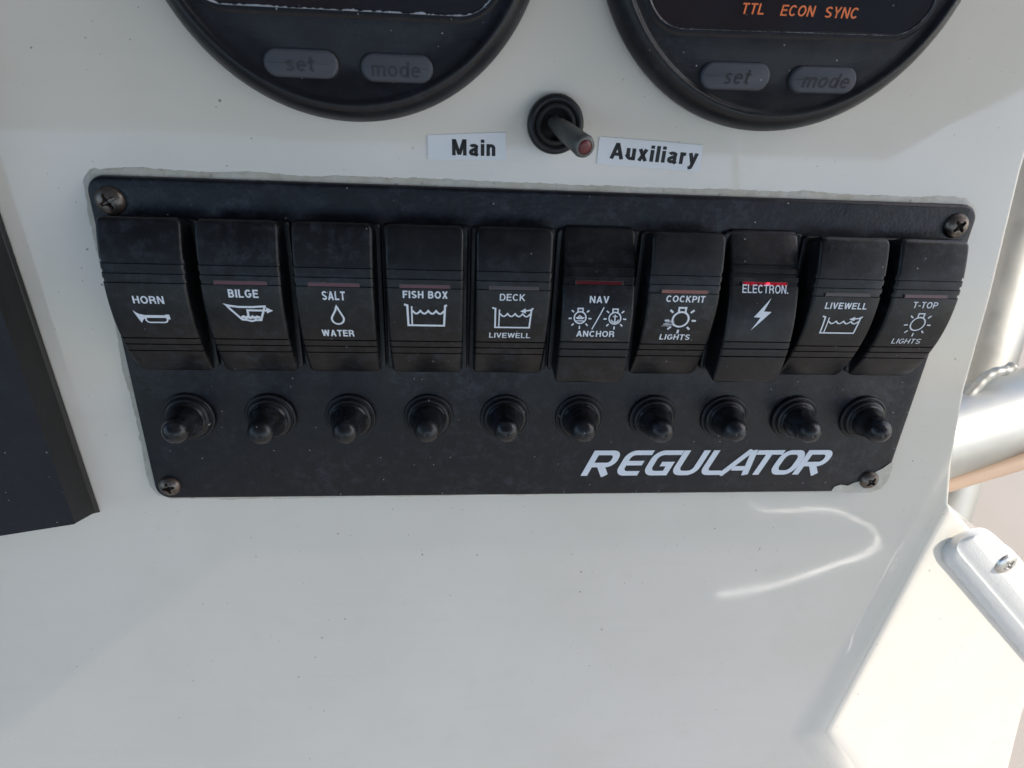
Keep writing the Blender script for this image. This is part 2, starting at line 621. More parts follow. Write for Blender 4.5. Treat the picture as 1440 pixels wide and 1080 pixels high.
def poly(pts, lift=0.0):
    """filled outline, cut into small faces so it can follow a curved surface"""
    bm = bmesh.new()
    vs = [bm.verts.new((*p, lift)) for p in pts]
    bm.faces.new(vs)
    y0 = min(p[1] for p in pts); y1 = max(p[1] for p in pts)
    y = y0 + 0.7
    while y < y1 - 0.2:
        bmesh.ops.bisect_plane(bm, geom=bm.verts[:] + bm.edges[:] + bm.faces[:], plane_co=(0, y, 0), plane_no=(0, 1, 0))
        y += 0.7
    bmesh.ops.triangulate(bm, faces=bm.faces[:])
    bm.verts.ensure_lookup_table()
    bm.verts.index_update()
    out = [tuple(v.co) for v in bm.verts], [tuple(v.index for v in f.verts) for f in bm.faces]
    bm.free()
    return out


def merge(items, dz=0.012):
    V, F = [], []
    for k, (v, f) in enumerate(items):
        b = len(V)
        V += [(p[0], p[1], p[2] + k * dz) for p in v]
        F += [tuple(i + b for i in q) for q in f]
    return V, F


def arc(cx, cy, rx, ry, a0, a1, n=10):
    return [(cx + rx * math.cos(math.radians(a0 + (a1 - a0) * k / n)),
             cy + ry * math.sin(math.radians(a0 + (a1 - a0) * k / n))) for k in range(n + 1)]


def ic_map(L, Rr, T, B, x0, x1, y0, y1):
    return lambda x, y: (L + (x - x0) / (x1 - x0) * (Rr - L), T - (y - y0) / (y1 - y0) * (T - B))


def icon_horn():
    q = ic_map(-4.9, 4.9, 0.0, -4.2, 298, 513, 630, 708)
    bell = [q(x, y) for x, y in ((298, 630), (312, 643), (330, 653), (365, 659), (488, 659), (488, 655), (513, 655),
                                 (513, 684), (488, 684), (488, 675), (372, 676), (350, 684), (338, 697), (332, 708), (318, 680))]
    loop = [q(x, y) for x, y in ((366, 677), (362, 690), (370, 701), (384, 704), (470, 704), (486, 700), (494, 688), (496, 677))]
    return [poly(list(reversed(bell))), stroke(loop, 0.42)]


def icon_bilge():
    q = ic_map(-5.7, 8.2, 2.6, -3.5, 848, 1145, 592, 705)
    hull = [q(x, y) for x, y in ((868, 604), (940, 612), (1020, 612), (1098, 606), (1062, 690), (1035, 690), (1003, 697), (975, 690), (948, 688))]
    water = [q(x, y) for x, y in ((946, 676), (960, 670), (972, 677), (985, 670), (1000, 677), (1014, 670), (1028, 677), (1042, 670), (1060, 676))]
    pipe = [q(x, y) for x, y in ((990, 668), (990, 631), (1112, 631))]
    head = [q(x, y) for x, y in ((1105, 612), (1145, 631), (1122, 640), (1105, 648))]
    tip = [q(x, y) for x, y in ((848, 592), (880, 598), (890, 612), (872, 612))]
    return [stroke(hull, 0.62, True), stroke(water, 0.85), stroke(pipe, 0.62), poly(list(reversed(head))), poly(list(reversed(tip)))]


def icon_drop():
    pts = [(0.25, 2.4), (-0.1, 1.0)] + arc(0.35, -1.9, 1.75, 1.75, 150, 390, 18) + [(0.85, 1.0)]
    return [stroke(pts, 0.55, True)]


def icon_tank(L, Rr, T, B, w, arrow):
    W = Rr - L; H = T - B
    x = lambda a: L + a * W
    y = lambda b: T - b * H
    o = []
    o.append(stroke([(x(0.0), y(0.05)), (x(0.075), y(0.09)), (x(0.085), y(0.95)), (x(0.93), y(0.95)), (x(0.955), y(0.09)), (x(1.0), y(0.06))], w))
    o.append(stroke([(x(0.175), y(0.12)), (x(0.175), y(0.93))], w * 0.75))
    wave = []
    for k in range(4):
        x0 = 0.19 + k * 0.185
        for j in range(5):
            t = j / 5
            wave.append((x(x0 + t * 0.185), y(0.30 + 0.13 * math.sin(math.pi * t))))
    wave.append((x(0.93), y(0.30)))
    o.append(stroke(wave, w * 0.9, step=0.3))
    if arrow:
        o.append(stroke([(x(0.98), y(0.12)), (x(0.80), y(0.17))], w * 0.9))
        o.append(poly([(x(0.68), y(0.19)), (x(0.82), y(0.28)), (x(0.81), y(0.05))][::1]))
    return o


def icon_bulb(cx, cy, r, w, rays=True, inner=None):
    o = [stroke(arc(cx, cy, r, r, 0, 345, 23), w, True, step=2)]
    o.append(stroke([(cx - r * 0.42, cy + r * 1.0), (cx - r * 0.42, cy + r * 1.55), (cx + r * 0.42, cy + r * 1.55), (cx + r * 0.42, cy + r * 1.0)], w))
    if rays:
        for a in (-5, 40, 140, 185, 225, 270, 315):
            c, s_ = math.cos(math.radians(a)), math.sin(math.radians(a))
            o.append(stroke([(cx + c * r * 1.42, cy + s_ * r * 1.42), (cx + c * r * 1.95, cy + s_ * r * 1.95)], w * 1.05))
    if inner == 'boat':
        o.append(poly([(cx - 1.45, cy + 0.15), (cx - 0.95, cy - 0.45), (cx + 0.95, cy - 0.45), (cx + 1.45, cy + 0.15)]))
        o.append(stroke([(cx - 0.7, cy + 0.15), (cx - 0.2, cy + 0.65), (cx + 0.6, cy + 0.15)], 0.3))
        o.append(stroke([(cx - 1.2, cy - 1.0), (cx + 1.2, cy - 1.0)], 0.3))
    if inner == 'anchor':
        o.append(stroke([(cx, cy + 1.1), (cx, cy - 1.3)], 0.4))
        o.append(stroke([(cx - 0.75, cy + 0.55), (cx + 0.75, cy + 0.55)], 0.33))
        o.append(stroke(arc(cx, cy - 0.15, 1.15, 1.15, 195, 345, 8), 0.36))
    return o


def icon_smudge():
    rnd = random.Random(3)
    o = []
    for k in range(16):
        y = -0.1 - 2.6 * rnd.random()
        x = -1.6 - 2.2 * rnd.random()
        L = 0.5 + 1.6 * rnd.random()
        o.append(stroke([(x - L, y - 0.1 * L), (x, y)], 0.07 + 0.07 * rnd.random(), step=0.3))
    return o


def icon_bolt():
    q = ic_map(-3.2, 2.9, 4.5, -5.9, 322, 432, 507, 697)
    pts = [q(x, y) for x, y in ((422, 507), (330, 620), (370, 622), (324, 697), (430, 588), (385, 586))]
    return [poly(pts)]


# ------------------------------------------------------------------ the setting
def setting_sheet(name, x0, x1, y0, y1, z, m):
    me = bpy.data.meshes.new(name)
    me.from_pydata([(x0, y0, z), (x1, y0, z), (x1, y1, z), (x0, y1, z)], [], [(0, 1, 2, 3)])
    o = bpy.data.objects.new(name, me)
    COL.objects.link(o)
    me.materials.append(m)
    return tag(o, kind='structure')


setting_sheet('water', -300, 300, -300, 300, -0.70, WATER)
setting_sheet('deck', -1.5, 3.6, -4.2, 3.6, 0.0, DECK)

# ------------------------------------------------------------------ console
A = math.radians(8)
C0 = Vector((-0.031638, 0.080537, 0.196164))
RIDGE = 0.982        # the sunlit shoulder stands a few millimetres proud of the dash
J = C0 + (Vector((168, -63, 0)) * MM - C0) * RIDGE
P7 = C0 + (Vector((152, -197, 0)) * MM - C0) * RIDGE
cdir = (J - P7).normalized()
perp = Vector((cdir.y, -cdir.x, 0))
FN = perp * math.sin(A) + Vector((0, 0, 1)) * math.cos(A)
E1 = -cdir
E2 = FN.cross(E1).normalized()


def onF(a, b, h=0.0):
    return J + (E1 * a * MM + E2 * b * MM + FN * h * MM) * RIDGE


def build_console():
    bm = bmesh.new()
    V = lambda x, y, z=0: bm.verts.new((x * MM, y * MM, z * MM))
    tl = V(-480, 240)
    edge = [V(x, y) for x, y in ((136, 240), (143, 120), (147, 65), (152.5, 25), (156, -12), (161.5, -40))]
    vj = bm.verts.new(J)
    v7 = bm.verts.new(P7)
    vl = V(-480, -330)
    kf = onF(167, 29)
    k = bm.verts.new(kf)
    far = bm.verts.new(onF(267, 117))
    # the dash sweeps up into the shoulder's crease in a soft hollow
    ws = [Vector((-1, -0.08, 0)), Vector((-1, -0.30, 0)), Vector((-0.75, -0.65, 0)), Vector((-0.75, -0.65, 0))]
    crease = [vj, v7, k, far]
    rows = []
    for o in (0.022, 0.016, 0.011, 0.007, 0.004):
        g = (1 - o / 0.022) ** 2
        rows.append([bm.verts.new(Vector((c.co.x + w.x * o * q_, c.co.y + w.y * o * q_, c.co.z * g))) for c, w, q_ in zip(crease, ws, (0.36, 0.85, 0.85, 0.85))])
    rows.append(crease)
    base = rows[0]
    vb = V(base[3].co.x / MM, -420)
    vl.co.y = -0.420
    fo = [bm.verts.new(onF(*p)) for p in ((268, 192), (186, 150), (135, 128), (72, 112), (33, 60), (13, 19.5))]
    bm.faces.new([tl, vl, vb, base[3], base[2], base[1], base[0]] + list(reversed(edge)))
    for r0, r1 in zip(rows[:-1], rows[1:]):
        bm.faces.new([edge[-1], r0[0], r1[0]])
        for i in range(3):
            bm.faces.new([r0[i], r0[i + 1], r1[i + 1], r1[i]])
    bm.faces.new([vj, v7, k, far] + fo)
    outer = edge + [vj] + list(reversed(fo)) + [far] + [r[3] for r in reversed(rows[:-1])] + [vb, vl]
    down = [bm.verts.new(v.co + Vector((-0.006 if i < 6 else 0, 0, -0.5))) for i, v in enumerate(outer)]
    for i in range(len(outer) - 1):
        bm.faces.new((outer[i], outer[i + 1], down[i + 1], down[i]))
    bmesh.ops.recalc_face_normals(bm, faces=bm.faces)
    big = max(bm.faces, key=lambda f: f.calc_area())
    if sum(f.normal.z * f.calc_area() for f in bm.faces if abs(f.normal.z) > 0.5) < 0:
        bmesh.ops.reverse_faces(bm, faces=bm.faces)
    es = []
    rim = edge + [vj] + list(reversed(fo))
    pairs = [{rim[i], rim[i + 1]} for i in range(len(rim) - 1)] + [{vj, v7}, {v7, k}]
    for e in bm.edges:
        if set(e.verts) in pairs and len(e.link_faces) == 2:
            es.append(e)
    bmesh.ops.bevel(bm, geom=es, offset=0.0030, segments=6, profile=0.5, affect='EDGES', clamp_overlap=True)
    me = bpy.data.meshes.new('boat_console')
    bm.to_mesh(me)
    bm.free()
    o = link_mesh('boat_console', me, GEL, autosmooth=38)
    wn = o.modifiers.new('wn', 'WEIGHTED_NORMAL')
    wn.keep_sharp = True
    wn.weight = 100
    tag(o, 'glossy white gelcoat helm console that carries the switches and gauges', 'boat console')
    return o


CONSOLE = build_console()

# ------------------------------------------------------------------ switch panel
PW, PH, PT = 270.0, 108.64, 2.6
panel = thing('switch_panel', 'wide black metal panel with a white name in its corner, mounted in the dash', 'switch panel')
ol = [(x * MM, y * MM) for x, y in rrect(0, 0, PW, PH, 5.0, 8)]
bm_obj('plate', slab(ol, 0.0002, PT * MM, 0.0011, 4), PANEL, panel, autosmooth=40)


def sealant():
    """an uneven bead of old sealant squeezed out all round the plate"""
    pts = []
    n0 = rrect(0, 0, PW, PH, 5.0, 8)
    P = [Vector(p) for p in n0]
    Q = []
    for i in range(len(P)):
        a, b = P[i], P[(i + 1) % len(P)]
        k = max(1, int((b - a).length / 0.7))
        for j in range(k):
            Q.append(a.lerp(b, j / k))
    V, F = [], []
    n = len(Q)
    for i, q in enumerate(Q):
        t = (Q[(i + 1) % n] - Q[i - 1]).normalized()
        nn = Vector((t.y, -t.x))
        if nn.y > 0.7:
            base = 2.9
        elif nn.x < -0.7:
            base = 3.4 if q.y > -30 else 4.0
        elif nn.y < -0.7:
            base = 3.0 if q.x < -60 else 2.2
        else:
            base = 1.5
        if nn.x < -0.2 and nn.y > 0.2:
            base = 4.6
        if nn.x > 0.2 and nn.y > 0.2:
            base = 2.4
        w = base * 0.78 * (0.86 + 0.30 * noise.noise((q.x * 0.07, q.y * 0.07, 3)) + 0.14 * noise.noise((q.x * 0.4, q.y * 0.4, 9)) + 0.08 * noise.noise((q.x * 1.5, q.y * 1.5, 1)))
        w = max(0.4, w)
        hh = 0.38 + 0.2 * noise.noise((q.x * 0.3, q.y * 0.3, 5))
        for d, z in ((-1.2, 0.7), (0.10, hh + 0.15), (w * 0.55, hh * 0.7), (w * 0.9, 0.14), (w, 0.0)):
            p = q + nn * d
            V.append((p.x * MM, p.y * MM, z * MM))
    for i in range(n):
        j = (i + 1) % n
        for k in range(4):
            F.append((i * 5 + k, j * 5 + k, j * 5 + k + 1, i * 5 + k + 1))
    o = mesh_obj('sealant_bead', V, F, SEAL, panel, smooth=True)
    return o


sealant()
# smear of sealant over the lower right corner of the plate
sm = [(113.5, -53.6), (114.2, -51.6), (116.5, -50.6), (119.5, -51.2), (121.8, -49.8), (124.0, -49.2), (128.5, -45.4), (131.5, -43.4), (134.4, -40.4),
      (135.3, -44), (135.2, -49), (133.6, -52.6), (130, -54.4), (122, -54.5)]
v, f = poly(list(sm))
mesh_obj('sealant_smear', [(x * MM, y * MM, 0.00285) for x, y, z in v], f, SEAL, panel)


def screw_mesh(r, hgt, rec=0.55, rot=0.0):
    """round head with a cross recess"""
    bm = bmesh.new()
    N = 46
    ca, sa = math.cos(rot), math.sin(rot)
    grid = {}
    def zf(x, y):
        d = math.hypot(x, y) / r
        z = hgt * math.sqrt(max(0, 1 - d ** 2.4))
        X = abs(x * ca + y * sa); Y = abs(-x * sa + y * ca)
        L = r * 0.56; w = r * 0.135
        a, b = max(X, Y), min(X, Y)
        ww = w * (1.25 - 0.45 * a / L)
        dd = max(a - L, b - ww)
        core = max(0.0, 1 - math.hypot(x, y) / (r * 0.30))
        t = min(1, max(0, -dd / (r * 0.05)))
        dep = max(t * (0.55 + 0.45 * (1 - a / L)), min(1, core * 2.2))
        return z - dep * hgt * rec * 1.7
    rings = []
    for i in range(N + 1):
        rr = r * i / N
        seg = 64
        if i == 0:
            rings.append([bm.verts.new((0, 0, zf(0, 0)))])
        else:
            rings.append([bm.verts.new((rr * math.cos(2 * math.pi * k / seg), rr * math.sin(2 * math.pi * k / seg),
                                        zf(rr * math.cos(2 * math.pi * k / seg), rr * math.sin(2 * math.pi * k / seg)))) for k in range(seg)])
    for a, b in zip(rings[:-1], rings[1:]):
        for k in range(64):
            j = (k + 1) % 64
            if len(a) == 1:
                bm.faces.new((a[0], b[k], b[j]))
            else:
                bm.faces.new((a[k], b[k], b[j], a[j]))
    return bm


sc0 = None
for k, (x, y, r, rot, lab) in enumerate(((-129.0, 47.6, 4.1, 0.5, 'dark rusty screw in the upper left corner'),
                                         (128.4, 47.9, 4.0, 0.75, 'brown tarnished screw in the upper right corner'),
                                         (-129.6, -48.7, 3.7, 0.2, 'grey screw in the lower left corner'),
                                         (127.4, -48.6, 3.7, 0.9, 'rusty screw under the sealant smear'))):
    o = bm_obj('screw', screw_mesh(r * MM, 0.0021, 0.5, rot), SCREW, panel, autosmooth=35)
    o.location = (x * MM, y * MM, (PT + 0.05) * MM)
    o['label'] = lab


def logo():
    """the slanted name on the plate, drawn letter by letter"""
    H = 10.7
    w = 1.95
    h = w / 2
    items = []
    def L(x0, strokes):
        for pts in strokes:
            items.append(stroke([(x0 + p[0], p[1]) for p in pts], w, step=2))
    def bowl(x0, x1, y0, y1, r):
        return [(x0, y1)] + arc(x1 - r, y1 - r, r, r, 90, 0, 6) + arc(x1 - r, y0 + r, r, r, 0, -90, 6) + [(x0, y0)]
    def Rl(x0):
        L(x0, [[(h, 0), (h, H)], bowl(h + h, 9.0, 4.6, H - h, 2.2), [(5.0, 4.4), (8.6, 0)]])
    Rl(0)
    L(12.2, [[(9.4, H - h)] + arc(3.6, H - h - 2.5, 2.5, 2.5, 90, 180, 6) + arc(3.6, h + 2.5, 2.5, 2.5, 180, 270, 6) + [(8.4, h)], [(2.2, H / 2), (7.9, H / 2)]])
    L(22.4, [[(10.2, H - h)] + arc(3.9, H - h - 2.8, 2.8, 2.8, 90, 180, 6) + arc(3.9, h + 2.8, 2.8, 2.8, 180, 270, 6) + [(8.3, h), (8.3, 4.9), (5.0, 4.9)]])
    L(33.2, [[(h, H)] + arc(h + 2.6, h + 2.6, 2.6, 2.6, 180, 270, 6) + arc(8.4 - 2.6, h + 2.6, 2.6, 2.6, 270, 360, 6) + [(8.4, H)]])
    L(44.2, [[(h, H)] + arc(h + 2.2, h + 2.2, 2.2, 2.2, 180, 270, 6) + [(7.4, h)]])
    L(51.2, [[(1.1, 0), (7.2, H)], [(8.2, H), (10.6, 0)], [(4.4, 2.9), (8.6, 2.9)]])
    L(60.6, [[(0.6, H - h), (10.4, H - h)], [(5.4, H - w), (5.4, 0)]])
    ox = 70.8
    items.append(stroke([(ox + p[0], p[1]) for p in arc(3.6, h + 3.0, 2.55, 3.0, 180, 270, 6) + arc(5.8, h + 3.0, 2.55, 3.0, 270, 360, 6)
                         + arc(5.8, H - h - 3.0, 2.55, 3.0, 0, 90, 6) + arc(3.6, H - h - 3.0, 2.55, 3.0, 90, 180, 6)], w, True, step=3))
    Rl(80.6)
    # upright strokes are broader than level ones: each stroke is laid twice, a little apart
    items = [([(x + dx, y, z) for x, y, z in v], f) for v, f in items for dx in (-0.22, 0.22)]
    V, F = merge(items, 0.006)
    V = [((15.0 + x * 1.005 + 0.40 * y) * MM, (-45.9 + y) * MM, (PT + 0.06 + z) * MM) for x, y, z in V]
    mesh_obj('name_lettering', V, F, LOGO, panel)


logo()

# ------------------------------------------------------------------ rocker switches
PITCH, X0 = 26.141, -1.0
XC = [X0 + PITCH * (i - 4.5) for i in range(10)]
TH = math.radians(8.25)
VT, VB = 24.9, -24.5
HW = 11.25
GROOVES = [(13.3, 14.5, 0.55), (10.6, 11.8, 0.55), (8.0, 9.25, 0.55), (-9.95, -9.5, 0.6), (-12.35, -11.9, 0.6), (-15.0, -14.55, 0.6)]
ZP = 8.2


def hface(v):
    return 6.2 * (1 - (v / 24.2) ** 2)


def to_panel(u, v, w, a):
    """rocker frame (mm) to the switch's own frame: x, y about its middle, z from the dash"""
    return (u * MM, (v * math.cos(a) - w * math.sin(a)) * MM, (ZP + v * math.sin(a) + w * math.cos(a)) * MM)


def rocker_mesh(a):
    RC, RE = 1.9, 0.8
    vs = [VB, VB + 0.12, VB + 0.35, VB + 0.7, VB + 1.2, VB + 1.8, VB + 2.5]
    x = VB + 3.5
    while x < VT - 3.0:
        vs.append(x)
        x += 1.0
    vs += [VT - 2.5, VT - 1.8, VT - 1.2, VT - 0.7, VT - 0.35, VT - 0.12, VT]
    for g0, g1, d in GROOVES:
        vs = [q for q in vs if not (g0 - 0.25 < q < g1 + 0.25)]
        vs += [g0 - 0.06, g0, g0 + 0.001, g1 - 0.001, g1, g1 + 0.06]
    vs = sorted(set(vs))
    rows = []
    for v in vs:
        de = min(VT - v, v - VB)
        hw = HW - (RC - math.sqrt(max(0, RC * RC - max(0, RC - de) ** 2)))
        drop = RE - math.sqrt(max(0, RE * RE - max(0, RE - de) ** 2))
        g = 0.0
        for g0, g1, d in GROOVES:
            if g0 < v < g1:
                g = d
        top = hface(v) - drop - g
        wb = (2.3 - ZP - v * math.sin(a)) / math.cos(a)
        r = 1.0
        half = [(hw, top - r)]
        for k in range(1, 6):
            t = math.pi / 2 * k / 5
            half.append((hw - r + r * math.cos(t), top - r + r * math.sin(t)))
        full = [(-(hw + 0.25), wb)] + [(-p, q) for p, q in half] + [(-hw * 0.5, top), (0, top), (hw * 0.5, top)] + [(p, q) for p, q in reversed(half)] + [(hw + 0.25, wb)]
        row = [to_panel(p, v, max(q, wb + 0.01 * j) if 0 < j < len(full) - 1 else q, a) for j, (p, q) in enumerate(full)]
        for j in (0, -1):       # the ends are undercut: they turn about a pivot below the plate
            row[j] = (row[j][0], v * 0.90 * MM, 2.3 * MM)
        rows.append(row)
    V, F = [], []
    n = len(rows[0])
    for r_ in rows:
        V += r_
    for i in range(len(rows) - 1):
        for j in range(n - 1):
            F.append((i * n + j, i * n + j + 1, (i + 1) * n + j + 1, (i + 1) * n + j))
    F.append(tuple(range(n)))
    F.append(tuple(reversed(range((len(rows) - 1) * n, len(rows) * n))))
    me = bpy.data.meshes.new('actuator')
    me.from_pydata(V, [], F)
    bm = bmesh.new()
    bm.from_mesh(me)
    bmesh.ops.recalc_face_normals(bm, faces=bm.faces)
    for f_ in bm.faces:
        f_.smooth = True
    for e in bm.edges:
        if len(e.link_faces) == 2 and e.calc_face_angle(0) > math.radians(32):
            e.smooth = False
    bm.to_mesh(me)
    bm.free()
    me.materials.append(ROCK)
    return me


TH8 = TH * 1.22      # the lit switch is pressed home the other way
ACT = {TH: rocker_mesh(TH), -TH: rocker_mesh(-TH), -TH8: rocker_mesh(-TH8)}
bz = slab([(x * MM, y * MM) for x, y in rrect(0, 0, 25.7, 46.6, 1.4, 4)], PT * MM, (PT + 1.9) * MM, 0.0006, 3)
for v_ in bz.verts:
    v_.co.y += 0.0003
bmesh.ops.recalc_face_normals(bz, faces=bz.faces)
BEZ = bpy.data.meshes.new('bezel')
bz.to_mesh(BEZ)
bz.free()
BEZ.materials.append(ROCK)


def on_face(V, a, lift=0.05):
    return [to_panel(x, y, hface(y) + lift + z, a) for x, y, z in V]


def lens_mesh(u0, u1, v0, v1, a, top=0.0, bot=0.55):
    V = []
    for w in (-bot, top):
        for (u, v) in ((u0, v0), (u1, v0), (u1, v1), (u0, v1)):
            V.append(to_panel(u, v, hface(v) + w, a))
    F = [(0, 1, 5, 4), (1, 2, 6, 5), (2, 3, 7, 6), (3, 0, 4, 7), (4, 5, 6, 7)]
    return V, F


ROCKERS = [
    # label, texts, icon, lens material, on
    ('black rocker switch marked HORN, the only one without a red lens', [('HORN', (-4.1, 4.4, 4.4, 2.05), .17, 0)], icon_horn(), None, False),
    ('black rocker switch marked BILGE with a boat hull symbol', [('BILGE', (-3.7, 4.7, 6.85, 4.4), .19, 0)], icon_bilge(), LENS, False),
    ('black rocker switch marked SALT WATER with a drop symbol', [('SALT', (-3.6, 3.0, 6.85, 4.1), .18, 0), ('WATER', (-4.9, 4.6, -5.7, -8.2), .19, 0)], icon_drop(), LENS, False),
    ('black rocker switch marked FISH BOX with a water tank symbol', [('FISH BOX', (-6.5, 6.6, 7.5, 5.1), .19, 0)], icon_tank(-6.2, 6.4, 3.6, -4.1, 0.62, False), LENS, False),
    ('black rocker switch marked DECK LIVEWELL with a tank and arrow symbol', [('DECK', (-4.1, 3.5, 7.1, 4.85), .15, 0), ('LIVEWELL', (-6.8, 5.9, -6.0, -7.9), .15, 0)], icon_tank(-6.2, 6.2, 3.0, -4.4, 0.50, True), LENSDIM, False),
    ('black rocker switch marked NAV ANCHOR with two lamp symbols, lower end raised', [('NAV', (-2.8, 3.2, 4.8, 2.6), .17, 0), ('ANCHOR', (-6.2, 5.7, -6.0, -8.0), .17, 0)],
     icon_bulb(-5.45, -1.9, 1.82, 0.42, inner='boat') + [stroke([(-1.55, -5.5), (1.75, 1.4)], 0.36)] + icon_bulb(5.35, -1.9, 1.82, 0.42, inner='anchor'), LENS, True),
    ('black rocker switch marked COCKPIT LIGHTS with a smudged lamp symbol', [('COCKPIT', (-5.6, 6.6, 7.6, 5.35), .18, 0.0), ('LIGHTS', (-5.2, 4.6, -5.7, -7.8), .17, 0.0)], icon_bulb(0.1, -0.3, 2.55, 0.6) + icon_smudge(), LENSPALE, False),
    ('black rocker switch marked ELECTRON. with a glowing red lens and lightning bolt', [('ELECTRON.', (-7.3, 7.5, 8.4, 5.75), .145, 0)], icon_bolt(), LENSLIT, True),
    ('black rocker switch marked only LIVEWELL with a tank symbol', [('LIVEWELL', (-6.6, 7.2, 6.3, 4.15), .17, 0)], icon_tank(-6.4, 7.0, 2.0, -4.7, 0.48, True), LENSDIM, False),
    ('black rocker switch marked T-TOP LIGHTS with a thin lamp symbol', [('T-TOP', (-3.7, 4.6, 7.0, 4.9), .15, 0), ('LIGHTS', (-5.4, 4.5, -6.2, -8.2), .13, 0)], icon_bulb(0.35, -0.6, 2.35, 0.42), LENS, False),
]


def add_part(name, me, parent):
    o = bpy.data.objects.new(name, me)
    COL.objects.link(o)
    o.parent = parent
    return o


for i, (lab, texts, icon, lens, on) in enumerate(ROCKERS):
    a = (-TH8 if i == 7 else -TH) if on else TH
    t = thing('rocker_switch', lab, 'rocker switch', (XC[i] * MM, 0.0206 if i == 7 else 0.020, 0), 'rocker switches in a row on the black panel')
    add_part('bezel', BEZ, t)
    act = add_part('actuator', ACT[a], t)
    for body, box, bold, sh in texts:
        V, F = text2d(body, box, bold, sh)
        mesh_obj('legend', on_face(V, a), F, WHITE, act)
    V, F = merge(icon)
    mesh_obj('symbol', on_face(V, a), F, WHITE, act)
    if lens:
        V, F = lens_mesh(-7.1, 7.1, 8.12, 9.12, a, -0.10)
        lo = mesh_obj('indicator_lens', V, F, lens, act)
        rim = [lens_mesh(-7.35, -7.12, 8.05, 9.2, a, -0.03), lens_mesh(7.12, 7.35, 8.05, 9.2, a, -0.03), lens_mesh(-7.1, 7.1, 9.13, 9.24, a, -0.03)]
        b = 0
        RV, RF = [], []
        for v_, f_ in rim:
            RF += [tuple(q + len(RV) for q in ff) for ff in f_]
            RV += v_
        mesh_obj('lens_rim', RV, RF, LENSRIM, act)
        if lens is LENSLIT:
            lo['label'] = 'glowing red lens'
            bm = bmesh.new()
            bmesh.ops.create_uvsphere(bm, u_segments=16, v_segments=8, radius=1.0)
            c = to_panel(0.9, 8.62, hface(8.62) - 0.16, a)
            for v_ in bm.verts:
                v_.co = Vector((c[0] + v_.co.x * 0.00075, c[1] + v_.co.y * 0.00046, c[2] + v_.co.z * 0.00022))
            bm_obj('led', bm, LED, act, smooth=True)
    if i == 5:
        V, F = lens_mesh(-7.0, 7.0, -9.35, -8.6, a, 0.02, 0.3)
        mesh_obj('indicator_lens', V, F, LENSDIM, act)

# ------------------------------------------------------------------ breaker push buttons in rubber boots
COLLAR = lathe([(0, 0.0), (8.8, 0.0), (8.8, 0.9), (8.5, 1.25), (8.1, 1.3), (7.95, 1.1), (7.7, 1.1), (7.6, 1.5), (7.5, 2.3), (7.2, 2.7), (0, 2.7)], 48)
BOOT = lathe([(7.15, 2.6), (7.1, 3.2), (6.8, 3.8), (6.5, 4.0), (6.4, 4.3), (6.3, 5.2), (6.0, 6.2), (5.6, 7.2), (5.25, 8.2), (5.0, 9.2), (4.88, 10.2), (4.9, 11.2), (4.75, 12.4),
              (4.3, 13.6), (3.6, 14.6), (2.5, 15.4), (1.3, 15.85), (0.6, 15.95), (0.35, 15.75), (0, 15.7)], 40)
boots = []
names = ['HORN', 'BILGE', 'SALT WATER', 'FISH BOX', 'DECK LIVEWELL', 'NAV ANCHOR', 'COCKPIT LIGHTS', 'ELECTRON.', 'plain LIVEWELL', 'T-TOP LIGHTS']


def finish_lathe(name, bm, m):
    for v_ in bm.verts:
        v_.co *= MM
    bmesh.ops.recalc_face_normals(bm, faces=bm.faces)
    me = bpy.data.meshes.new(name)
    bm.to_mesh(me)
    bm.free()
    for p in me.polygons:
        p.use_smooth = True
    me.materials.append(m)
    return me


for v_ in BOOT.verts:
    v_.co.x *= 0.89
    v_.co.y *= 0.89
    v_.co.z *= 0.88
for v_ in COLLAR.verts:
    v_.co.x *= 0.96
    v_.co.y *= 0.96
me_collar = finish_lathe('collar', COLLAR, NUT)
me_boot = finish_lathe('rubber_boot', BOOT, RUBBER)
b0 = thing('breaker_button', '', 'breaker button', (0, 0, 0), 'rubber booted breaker buttons along the panel')
c0 = add_part('collar', me_collar, b0)
r0 = add_part('rubber_boot', me_boot, b0)
for i in range(10):
    if i == 0:
        t = b0
    else:
        t = b0.copy()
        COL.objects.link(t)
        for ch in (c0, r0):
            c_ = ch.copy()
            COL.objects.link(c_)
            c_.parent = t
    t.matrix_world = M @ Matrix.Translation((XC[i] * MM, -0.0214, PT * MM)) @ Matrix.Rotation(random.uniform(-0.045, 0.045), 4, 'X') @ Matrix.Rotation(random.uniform(-0.045, 0.045), 4, 'Y') @ Matrix.Rotation(i * 1.3, 4, 'Z')
    t['label'] = 'black rubber booted push button straight below the %s rocker switch' % names[i]

# ------------------------------------------------------------------ gauges
def stadium(cx, cy, w, h, n=10):
    return rrect(cx, cy, w, h, h / 2 - 1e-6, n)


